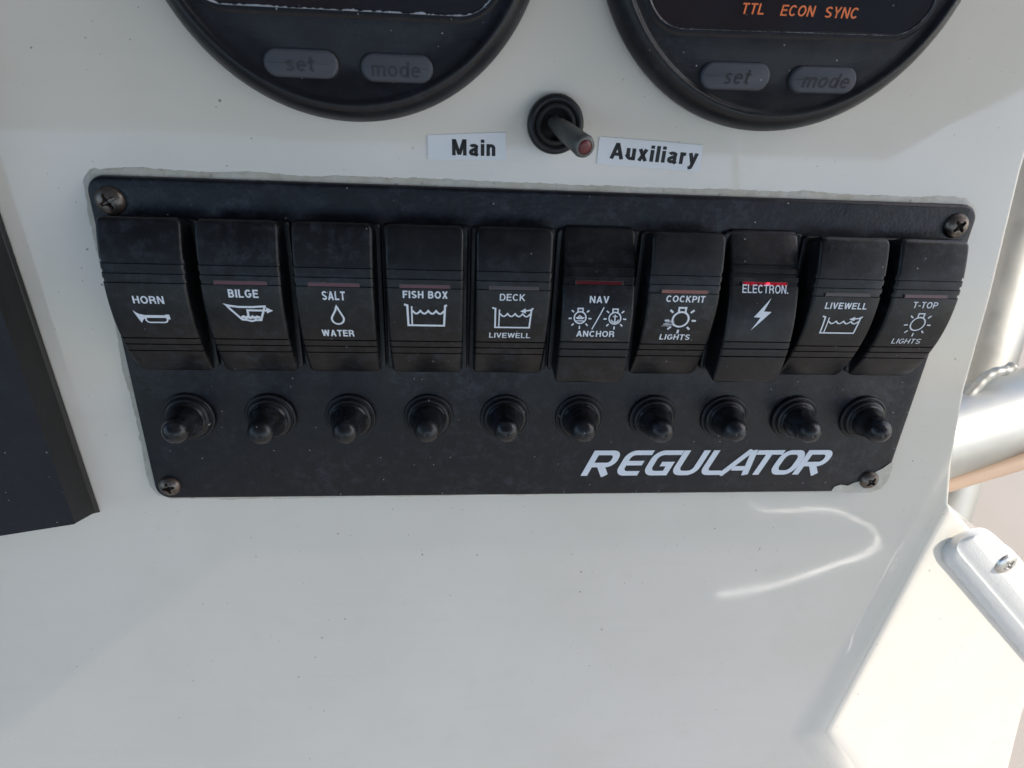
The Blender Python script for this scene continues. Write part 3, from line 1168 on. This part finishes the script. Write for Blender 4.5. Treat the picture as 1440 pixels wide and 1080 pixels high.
def gauge(cx, cy, rad, lab, crease, win, buttons, txt, orange, crust):
    t = thing('engine_gauge', lab, 'gauge', (cx * MM, cy * MM, 0), 'round black gauges above the panel')
    ZF = 8.6
    prof = [(rad - 1.2, 0.05), (rad - 0.5, 1.0), (rad, 2.6), (rad - 0.15, 4.2), (rad - 1.2, 6.4), (rad - 2.6, 8.2), (rad - 3.8, 9.0), (rad - 4.6, 9.05), (rad - 5.1, 8.7), (rad - 5.5, 8.1), (rad - 6.1, 7.9)]
    bm = lathe(prof, 128)
    for v_ in bm.verts:
        v_.co *= MM
    # the face: flat above the crease, sloping down towards the rim below it
    def zf(x, y):
        z = 7.9
        if y < crease:
            z = 7.9 - (crease - y) * 0.10
            z = max(z, 7.9 - 1.6)
            d = rad - 6.1 - math.hypot(x, y)
            k = min(1, max(0, d / 8.0))
            k = k * k * (3 - 2 * k)
            z = 7.9 + (z - 7.9) * k
        return z
    ys = []
    y = -(rad - 6.1)
    rings = []
    for i in range(33):
        rr = (rad - 6.1) * i / 32
        if i == 0:
            rings.append([bm.verts.new((0, 0, zf(0, 0) * MM))])
        else:
            rings.append([bm.verts.new((rr * math.cos(2 * math.pi * k / 128) * MM, rr * math.sin(2 * math.pi * k / 128) * MM,
                                        zf(rr * math.cos(2 * math.pi * k / 128), rr * math.sin(2 * math.pi * k / 128)) * MM)) for k in range(128)])
    for a, b in zip(rings[:-1], rings[1:]):
        for k in range(128):
            j = (k + 1) % 128
            if len(a) == 1:
                bm.faces.new((a[0], b[k], b[j]))
            else:
                bm.faces.new((a[k], b[k], b[j], a[j]))
    bmesh.ops.remove_doubles(bm, verts=bm.verts[:], dist=1e-6)
    bm_obj('housing', bm, GAUGE, t, autosmooth=40)
    # window: raised trim, then glass
    x0, x1, yb, r, tilt = win
    w = x1 - x0
    hgt = 52
    def rotp(p):
        c, s_ = math.cos(tilt), math.sin(tilt)
        return (p[0] * c - p[1] * s_, p[0] * s_ + p[1] * c)
    def outl(g):
        return [rotp(p) for p in rrect((x0 + x1) / 2, yb + hgt / 2, w + 2 * g, hgt + 2 * g, r + g, 10)]
    def ring(name, g0, g1, zz0, zz1, m):
        o0, o1 = outl(g0), outl(g1)
        n = len(o0)
        V = [(p[0] * MM, p[1] * MM, zz0 * MM) for p in o0] + [(p[0] * MM, p[1] * MM, zz1 * MM) for p in o1]
        F = [(i, (i + 1) % n, n + (i + 1) % n, n + i) for i in range(n)]
        return V, F, n
    V, F = [], []
    for g0, g1, za, zb in ((2.2, 1.5, 7.85, 8.35), (1.5, 0.7, 8.35, 8.35), (0.7, 0.0, 8.35, 7.95)):
        v_, f_, n = ring('', g0, g1, za, zb, None)
        F += [tuple(q + len(V) for q in ff) for ff in f_]
        V += v_
    tr = mesh_obj('window_frame', V, F, GAUGE, t, autosmooth=50)
    gl = outl(0.25)
    pane = mesh_obj('display_window', [(p[0] * MM, p[1] * MM, 8.02 * MM) for p in gl], [tuple(range(len(gl)))], GLASS, t)
    # pale line left in the lower corner of the frame
    o1 = outl(0.62)
    n = len(o1)
    low = [p for p in o1 if p[1] < yb + 14]
    low.sort(key=lambda p: math.atan2(p[1] - yb - 20, p[0] - (x0 + x1) / 2))
    dense = []
    for a, b in zip(low[:-1], low[1:]):
        k = max(1, int(math.hypot(b[0] - a[0], b[1] - a[1]) / 0.5))
        dense += [(a[0] + (b[0] - a[0]) * j / k, a[1] + (b[1] - a[1]) * j / k) for j in range(k)]
    dense.append(low[-1])
    V, F = [], []
    for i, p in enumerate(dense):
        q = dense[min(i + 1, len(dense) - 1)]
        o_ = dense[max(i - 1, 0)]
        d = Vector((q[0] - o_[0], q[1] - o_[1])).normalized()
        nn = Vector((-d.y, d.x))
        ww = crust * (0.8 + 0.9 * noise.noise((p[0] * 0.7, p[1] * 0.7, cx)) + 0.5 * noise.noise((p[0] * 2.1, 3, cx)))
        ww = max(0.06, ww)
        V.append((p[0] * MM, p[1] * MM, 8.40 * MM))
        V.append(((p[0] + nn.x * ww) * MM, (p[1] + nn.y * ww) * MM, 8.12 * MM))
    for i in range(len(dense) - 1):
        F.append((2 * i, 2 * i + 2, 2 * i + 3, 2 * i + 1))
    mesh_obj('salt_line', V, F, CRUST, tr)
    for (bx, by, bw, bh, word, box) in buttons:
        bm2 = slab([(x * MM, y * MM) for x, y in stadium(0, 0, bw, bh)], -0.002, 0.0016, 0.0009, 4)
        bo = bm_obj('button', bm2, BUTTON, t, autosmooth=45)
        bo.location = (bx * MM, by * MM, zf(bx, by) * MM)
        bo.rotation_euler = (0, 0, tilt)
        hole = slab([(x * MM, y * MM) for x, y in stadium(0, 0, bw + 1.0, bh + 1.0)], -0.001, 0.00012, 0.0001, 1)
        ho = bm_obj('button_recess', hole, DARK, bo)
        V, F = text2d(word, box, 0.15, 0.22 if txt == 'dark' else 0.0)
        mesh_obj('button_word', [(x * MM, y * MM, 0.00166) for x, y, z in V], F, BTNINK if txt == 'dark' else BTNFAINT, bo)
    for word, box in orange:
        V, F = text2d(word, box, 0.15, 0.12)
        mesh_obj('display_word', [rotp((x * MM, y * MM)) + (0.00808,) for x, y, z in V], F, ORANGE, pane)
    return t


# left gauge centre (-59.7, 122.6); all gauge numbers are relative to the centre
gauge(-59.7, 122.6, 51.5, 'round black gauge with a plain dark window and barely readable buttons, beside Main sticker', -26.5,
      (-39.5, 38.5, -24.6, 10.0, 0.008),
      [(-12.0, -37.7, 19.0, 6.8, 'set', (-3.9, 3.5, 1.6, -1.9)), (12.7, -37.7, 18.8, 6.8, 'mode', (-6.6, 6.2, 1.6, -2.1))], 'faint', [], 0.40)
gauge(56.4, 126.6, 53.3, 'round black gauge showing orange TTL ECON SYNC words, beside the Auxiliary sticker', -32.5,
      (-38.6, 39.4, -27.6, 10.0, 0.022),
      [(-11.5, -39.4, 19.6, 6.9, 'set', (-3.4, 4.2, 1.7, -2.0)), (13.8, -39.2, 19.2, 6.8, 'mode', (-6.3, 7.4, 1.8, -2.1))], 'dark',
      [('TTL', (-13.1, -7.2, -21.7, -24.3)), ('ECON', (-2.6, 7.0, -21.8, -24.4)), ('SYNC', (9.8, 19.0, -21.8, -24.5))], 0.16)

# ------------------------------------------------------------------ toggle switch between the gauges
tg = thing('toggle_switch', 'black knurled toggle switch with a grey lever tipped red, between the two stickers', 'toggle switch', (-3.1 * MM, 72.7 * MM, 0))


def knurl(r, z, k, a):
    return r + (0.22 * MM if (k % 2 and r > 7.5 * MM and z > 0.5 * MM) else 0.0)


bm = lathe([(r * MM, z * MM) for r, z in ((7.7, 0.0), (7.95, 0.6), (7.95, 2.6), (7.5, 3.3), (6.9, 3.5), (6.3, 3.3), (5.9, 2.6))], 144, knurl)
bm_obj('knurled_nut', bm, NUT, tg, autosmooth=60)
bm = lathe([(r * MM, z * MM) for r, z in ((5.95, 2.5), (5.7, 3.0), (5.1, 3.4), (4.6, 3.4), (4.3, 3.0), (4.2, 1.0), (0, 0.9))], 64)
bm_obj('bushing', bm, DARK, tg, smooth=True)
tipp = Vector((2.2 + 3.1, 68.3 - 72.7, 22.0)) * MM
basep = Vector((-0.4, 0.6, 1.0)) * MM
ax = (tipp - basep)
Ln = ax.length
q = ax.to_track_quat('Z', 'Y').to_matrix().to_4x4()
prof = [(0, 0), (1.9, 0.0), (2.0, 2.5), (2.35, 4.5), (2.65, 9), (2.95, Ln / MM - 3), (3.05, Ln / MM - 1.2), (2.85, Ln / MM - 0.4), (2.45, Ln / MM), (1.95, Ln / MM), (1.9, Ln / MM - 0.3), (0, Ln / MM - 0.3)]
bm = lathe([(r * MM, z * MM) for r, z in prof], 40)
for v_ in bm.verts:
    v_.co = q @ v_.co + basep
lev = bm_obj('lever', bm, TOGGLE, tg, autosmooth=50)
bm = lathe([(r * MM, (z + Ln / MM - 0.3) * MM) for r, z in ((1.88, 0), (1.85, 0.25), (1.5, 0.5), (0.9, 0.62), (0, 0.66))], 32)
for v_ in bm.verts:
    v_.co = q @ v_.co + basep
bm_obj('lever_tip', bm, REDTIP, lev, smooth=True)


# ------------------------------------------------------------------ stickers
def sticker(name, label, corners, word, box, rot):
    cx = sum(c[0] for c in corners) / 4
    cy = sum(c[1] for c in corners) / 4
    t = thing(name, label, 'sticker', (cx * MM, cy * MM, 0), 'white word stickers beside the toggle')
    o = [(c[0] - cx, c[1] - cy) for c in corners]
    V = [(x * MM, y * MM, 0.00003) for x, y in o] + [(x * MM, y * MM, 0.00025) for x, y in o]
    n = 4
    F = [tuple(range(4, 8))] + [(i, (i + 1) % 4, 4 + (i + 1) % 4, 4 + i) for i in range(4)]
    mesh_obj('backing', V, F, STICK, t)
    V, F = text2d(word, box, 0.20, 0.0)
    c, s_ = math.cos(rot), math.sin(rot)
    mesh_obj('word', [((x * c - y * s_) * MM, (x * s_ + y * c) * MM, 0.00028) for x, y, z in V], F, INK, t)


sticker('name_sticker', 'white sticker printed Main, left of the toggle switch',
        [(-39.49, 61.73), (-16.87, 62.36), (-17.17, 69.94), (-39.62, 68.3)], 'Main', (-4.3, 8.3, 2.05, -2.7), 0.02)
sticker('name_sticker', 'white sticker printed Auxiliary, right of the toggle switch',
        [(10.35, 62.34), (42.3, 61.03), (41.85, 68.71), (10.43, 69.87)], 'Auxiliary', (-12.2, 14.8, 2.6, -3.4), -0.035)

# ------------------------------------------------------------------ black display unit at the left
md = thing('chart_display', 'large black display housing at the left edge of the dash', 'display', (-160 * MM, -60 * MM, 0))


def mfd():
    off = Vector((-160, -60))
    base = [(-156.4, -60.8), (-161.6, 60), (-164, 140), (-420, 140), (-420, -125), (-166.5, -68.0)]
    mid = [(-157.3, -59.8), (-162.6, 60), (-165, 140), (-420, 140), (-420, -119), (-161.5, -62.8)]
    front = [(-159.3, -58.8), (-164.0, 60), (-167, 140), (-420, 140), (-420, -107.5), (-160.0, -59.2)]
    base = [(-156.3, -61.0), (-161.6, 60), (-164, 140), (-420, 140), (-420, -108), (-158.5, -61.6)]
    mid = [(-157.4, -60.4), (-162.4, 60), (-165, 140), (-420, 140), (-420, -107.6), (-158.9, -60.8)]
    front = [(-159.1, -58.6), (-163.6, 60), (-167, 140), (-420, 140), (-420, -105.6), (-159.5, -58.8)]
    V = []
    for ring, z in ((base, 0.5), (mid, 1.6), (front, 10.0)):
        V += [((x - off.x) * MM, (y - off.y) * MM, z * MM) for x, y in ring]
    n = 6
    F = []
    for r_ in range(2):
        for i in range(n):
            j = (i + 1) % n
            F.append((r_ * n + i, r_ * n + j, (r_ + 1) * n + j, (r_ + 1) * n + i))
    me = bpy.data.meshes.new('x')
    me.from_pydata(V, [], F)
    bm = bmesh.new()
    bm.from_mesh(me)
    bm_obj('housing', bm, MFDSIDE, md)
    fv = [((x - off.x) * MM, (y - off.y) * MM) for x, y in front]
    bm = bmesh.new()
    top = [bm.verts.new((x, y, 0.0103)) for x, y in fv]
    bot = [bm.verts.new((x, y, 0.0098)) for x, y in fv]
    bm.faces.new(top)
    for i in range(n):
        bm.faces.new((bot[i], bot[(i + 1) % n], top[(i + 1) % n], top[i]))
    bm_obj('front_cover', bm, MFD, md)


mfd()

# ------------------------------------------------------------------ white moulded strip on the sunlit shoulder
br = thing('cover_strip', 'white moulded plastic strip screwed to the sunlit shoulder of the console', 'plastic strip')


def bracket():
    d = Vector((0.58, 0.815)).normalized()
    pd = Vector((d.y, -d.x))
    O = [(180, 17.5), (27, 16.2), (22.3, 14.4), (19.0, 11.7), (17.8, 8.5), (18.2, 5.8), (19.3, 2.5), (21.0, -0.2), (25.3, -4.1), (31.8, -6.2), (43.7, -7.4), (65, -9.0), (180, -9.5)]
    C = [(180, 8.4), (22, 9.7), (18.2, 9.3), (16.2, 8.4), (15.4, 7), (15.4, 5), (16.2, 2.4), (18.0, 0.1), (22.6, -3.4), (29.6, -5.4), (42, -6.6), (63, -8.0), (180, -8.4)]
    T = [(180, 1.6), (24, 2.9), (19.5, 3.0), (17.2, 2.8), (16.0, 2.4), (15.5, 1.7), (15.6, 0.9), (17.4, -0.8), (22.0, -3.1), (29.2, -4.6), (41, -5.6), (62, -6.6), (180, -7.2)]
    def mixl(p, q_, f):
        return [(x0 + (x1 - x0) * f, y0 + (y1 - y0) * f) for (x0, y0), (x1, y1) in zip(p, q_)]
    lv = [(O, 0.0), (mixl(O, C, 0.02), 0.9), (mixl(O, C, 0.08), 1.6), (mixl(O, C, 0.35), 2.9), (mixl(O, C, 0.7), 4.2), (mixl(O, C, 0.92), 4.75), (C, 4.7),
          (mixl(C, T, 0.12), 4.9), (mixl(C, T, 0.3), 5.5), (mixl(C, T, 0.7), 6.35), (mixl(C, T, 0.88), 6.65), (T, 6.8)]
    def fine(pts):
        out = []
        n = len(pts)
        for i in range(n - 1):
            p0, p1, p2, p3 = pts[max(i - 1, 0)], pts[i], pts[i + 1], pts[min(i + 2, n - 1)]
            m = 1 if i in (0, n - 2) else 5
            for k in range(m):
                t = k / m
                if m == 1:
                    out.append(p1)
                else:
                    if i == 1: p0 = (2 * p1[0] - p2[0], 2 * p1[1] - p2[1])
                    out.append(tuple(0.5 * (2 * p1[c] + (p2[c] - p0[c]) * t + (2 * p0[c] - 5 * p1[c] + 4 * p2[c] - p3[c]) * t * t + (3 * p1[c] - p0[c] - 3 * p2[c] + p3[c]) * t ** 3) for c in (0, 1)))
        out.append(pts[-1])
        return out
    bm = bmesh.new()
    rings = [[bm.verts.new(onF(*(d * a_ + pd * q_), h)) for a_, q_ in fine(pts)] for pts, h in lv]
    n = len(rings[0])
    for a_, b_ in zip(rings[:-1], rings[1:]):
        for i in range(n - 1):
            bm.faces.new((a_[i], a_[i + 1], b_[i + 1], b_[i]))
    bm_obj('moulded_edge', bm, BRACKET, br, autosmooth=22)
    bm = bmesh.new()
    bm.faces.new([bm.verts.new(onF(*(d * a_ + pd * q_), 6.8)) for a_, q_ in fine(T)])
    bm_obj('pebbled_top', bm, BRACKETTOP, br)
    s = bm_obj('screw', screw_mesh(0.0051, 0.0017, 0.6, 0.9), SCREWN, br, autosmooth=35)
    p = onF(*(d * 44.8 + pd * -1.4), 6.75)
    rot = Matrix((E1, E2, FN)).transposed().to_4x4()
    s.matrix_local = Matrix.Translation(p) @ rot


bracket()

# ------------------------------------------------------------------ aluminium top frame and hose at the right
R3 = R.to_3x3()


def from_cam(u, v, depth):
    """a point of the frame measured off the photograph and set at its own distance"""
    return C0 + R3 @ Vector(((u - 720) / 890.5, -(v - 540) / 890.5, -1.0)) * depth


tf = thing('tubular_support', 'pale aluminium tube frame standing beside the console', 'tube frame')
up0, up1 = from_cam(1326, 650, 0.40), from_cam(1388, 440, 0.40)
ud = (up1 - up0).normalized()
cr0, cr1 = from_cam(1290, 622, 0.352), from_cam(1440, 577, 0.368)
cd = (cr1 - cr0).normalized()
joint = up0 + ud * 0.0
bm_obj('upright_tube', tube([up0 - ud * 0.16, up0, up0 + ud * 0.9], 0.0225, 40), PIPE, tf, autosmooth=50)
bm_obj('cross_tube', tube([cr0 - cd * 0.02, cr0, cr1, cr1 + cd * 0.7], 0.0235, 40), PIPE, tf, autosmooth=50)


def weld():
    # rippled bead in the corner between the upright and the cross tube
    key = [(1345, 575), (1362, 556), (1375, 541), (1388, 529), (1402, 523), (1416, 521), (1426, 514)]
    path = []
    for (u0, v0), (u1, v1) in zip(key[:-1], key[1:]):
        for k in range(8):
            path.append(from_cam(u0 + (u1 - u0) * k / 8, v0 + (v1 - v0) * k / 8, 0.348))
    bm_obj('weld_bead', tube(path, lambda f: 0.0028 + 0.00009 * math.sin(f * 40), 14), WELD, tf, smooth=True)


weld()
h0, h1 = from_cam(1320, 684, 0.352), from_cam(1440, 648, 0.348)
hd = (h1 - h0).normalized()
ho = bm_obj('tan_hose', tube([h0 - hd * 0.03, h0, h1, h1 + hd * 0.6], 0.0046, 20), HOSE, smooth=True)
tag(ho, 'thin tan hose running along the underside of the aluminium cross tube', 'hose')

# ------------------------------------------------------------------ unseen roof shaped to shade the dash, its front edge just clearing the shoulder
def shade_roof():
    HZ = 1.15 + 0.62
    # the shade's boundary lies along the shoulder's crease: the edge of the top is that line carried towards the sun
    def lift(p):
        w = M @ p
        return w + SUN_W * ((HZ - w.z) / SUN_W.z)
    K = onF(167, 30)
    e0, e1, e2 = lift(J + perp * 0.0005), lift(P7 + perp * 0.0005), lift(K)
    d0 = (e0 - e1).normalized()
    d1 = (e2 - e1).normalized()
    far0 = e1 + d0 * (((1.16 if d0.x > 0 else -1.15) - e1.x) / d0.x)
    far1 = e1 + d1 * (((1.16 if d1.x > 0 else -1.15) - e1.x) / d1.x)
    ol = [(far0.x, far0.y), (e1.x, e1.y), (far1.x, far1.y), (far1.x, -1.45), (far0.x, -1.45)]
    bm = bmesh.new()
    lo = [bm.verts.new((x, y, HZ)) for x, y in ol]
    hi = [bm.verts.new((x, y, HZ + 0.05)) for x, y in ol]
    # the front edge is bevelled upwards and forwards so the lower lip casts the shade line
    bm.faces.new(lo)
    bm.faces.new(list(reversed(hi)))
    for i in range(len(lo)):
        j = (i + 1) % len(lo)
        bm.faces.new((lo[j], lo[i], hi[i], hi[j]))
    bmesh.ops.recalc_face_normals(bm, faces=bm.faces)
    me = bpy.data.meshes.new('shade_roof')
    bm.to_mesh(me)
    bm.free()
    o = bpy.data.objects.new('shade_roof', me)
    COL.objects.link(o)
    me.materials.append(CANVAS)
    tag(o, 'unseen blue canvas roof over the helm, shaped to shade the dash', 'roof')


shade_roof()


# ------------------------------------------------------------------ unseen bent rail added behind the viewer, shaped to mirror a streak in the gelcoat
def streak_rail():
    P = [Vector(p) for p in (
        (0.43, -0.79, 1.768), (0.43, -0.79, 1.35), (0.43, -0.785, 1.03), (0.437, -0.778, 0.965), (0.458, -0.777, 0.939),
        (0.4994, -0.7815, 0.9337), (0.5477, -0.7912, 0.9318), (0.5947, -0.7968, 0.9283), (0.6328, -0.7915, 0.9193), (0.6546, -0.7757, 0.9059),
        (0.6503, -0.7535, 0.8915), (0.6231, -0.7301, 0.8787), (0.5817, -0.7104, 0.8705), (0.5163, -0.6879, 0.8643), (0.4278, -0.6566, 0.8581),
        (0.3646, -0.6343, 0.8566), (0.3096, -0.6122, 0.8556))]
    out = []
    for i in range(len(P) - 1):
        a, b, c, d = P[max(i - 1, 0)], P[i], P[i + 1], P[min(i + 2, len(P) - 1)]
        n = 6
        for k in range(n):
            t = k / n
            out.append(0.5 * ((2 * b) + (c - a) * t + (2 * a - 5 * b + 4 * c - d) * t * t + (3 * b - a - 3 * c + d) * t ** 3))
    out.append(P[-1])
    bm = tube(out, 0.0066, 24)
    bmesh.ops.recalc_face_normals(bm, faces=bm.faces)
    me = bpy.data.meshes.new('streak_rail')
    bm.to_mesh(me)
    bm.free()
    for p in me.polygons:
        p.use_smooth = True
    me.materials.append(RAIL)
    o = bpy.data.objects.new('streak_rail', me)
    COL.objects.link(o)
    tag(o, 'unseen bent metal rail added to mirror a curved streak in the gelcoat below the panel', 'rail')


streak_rail()
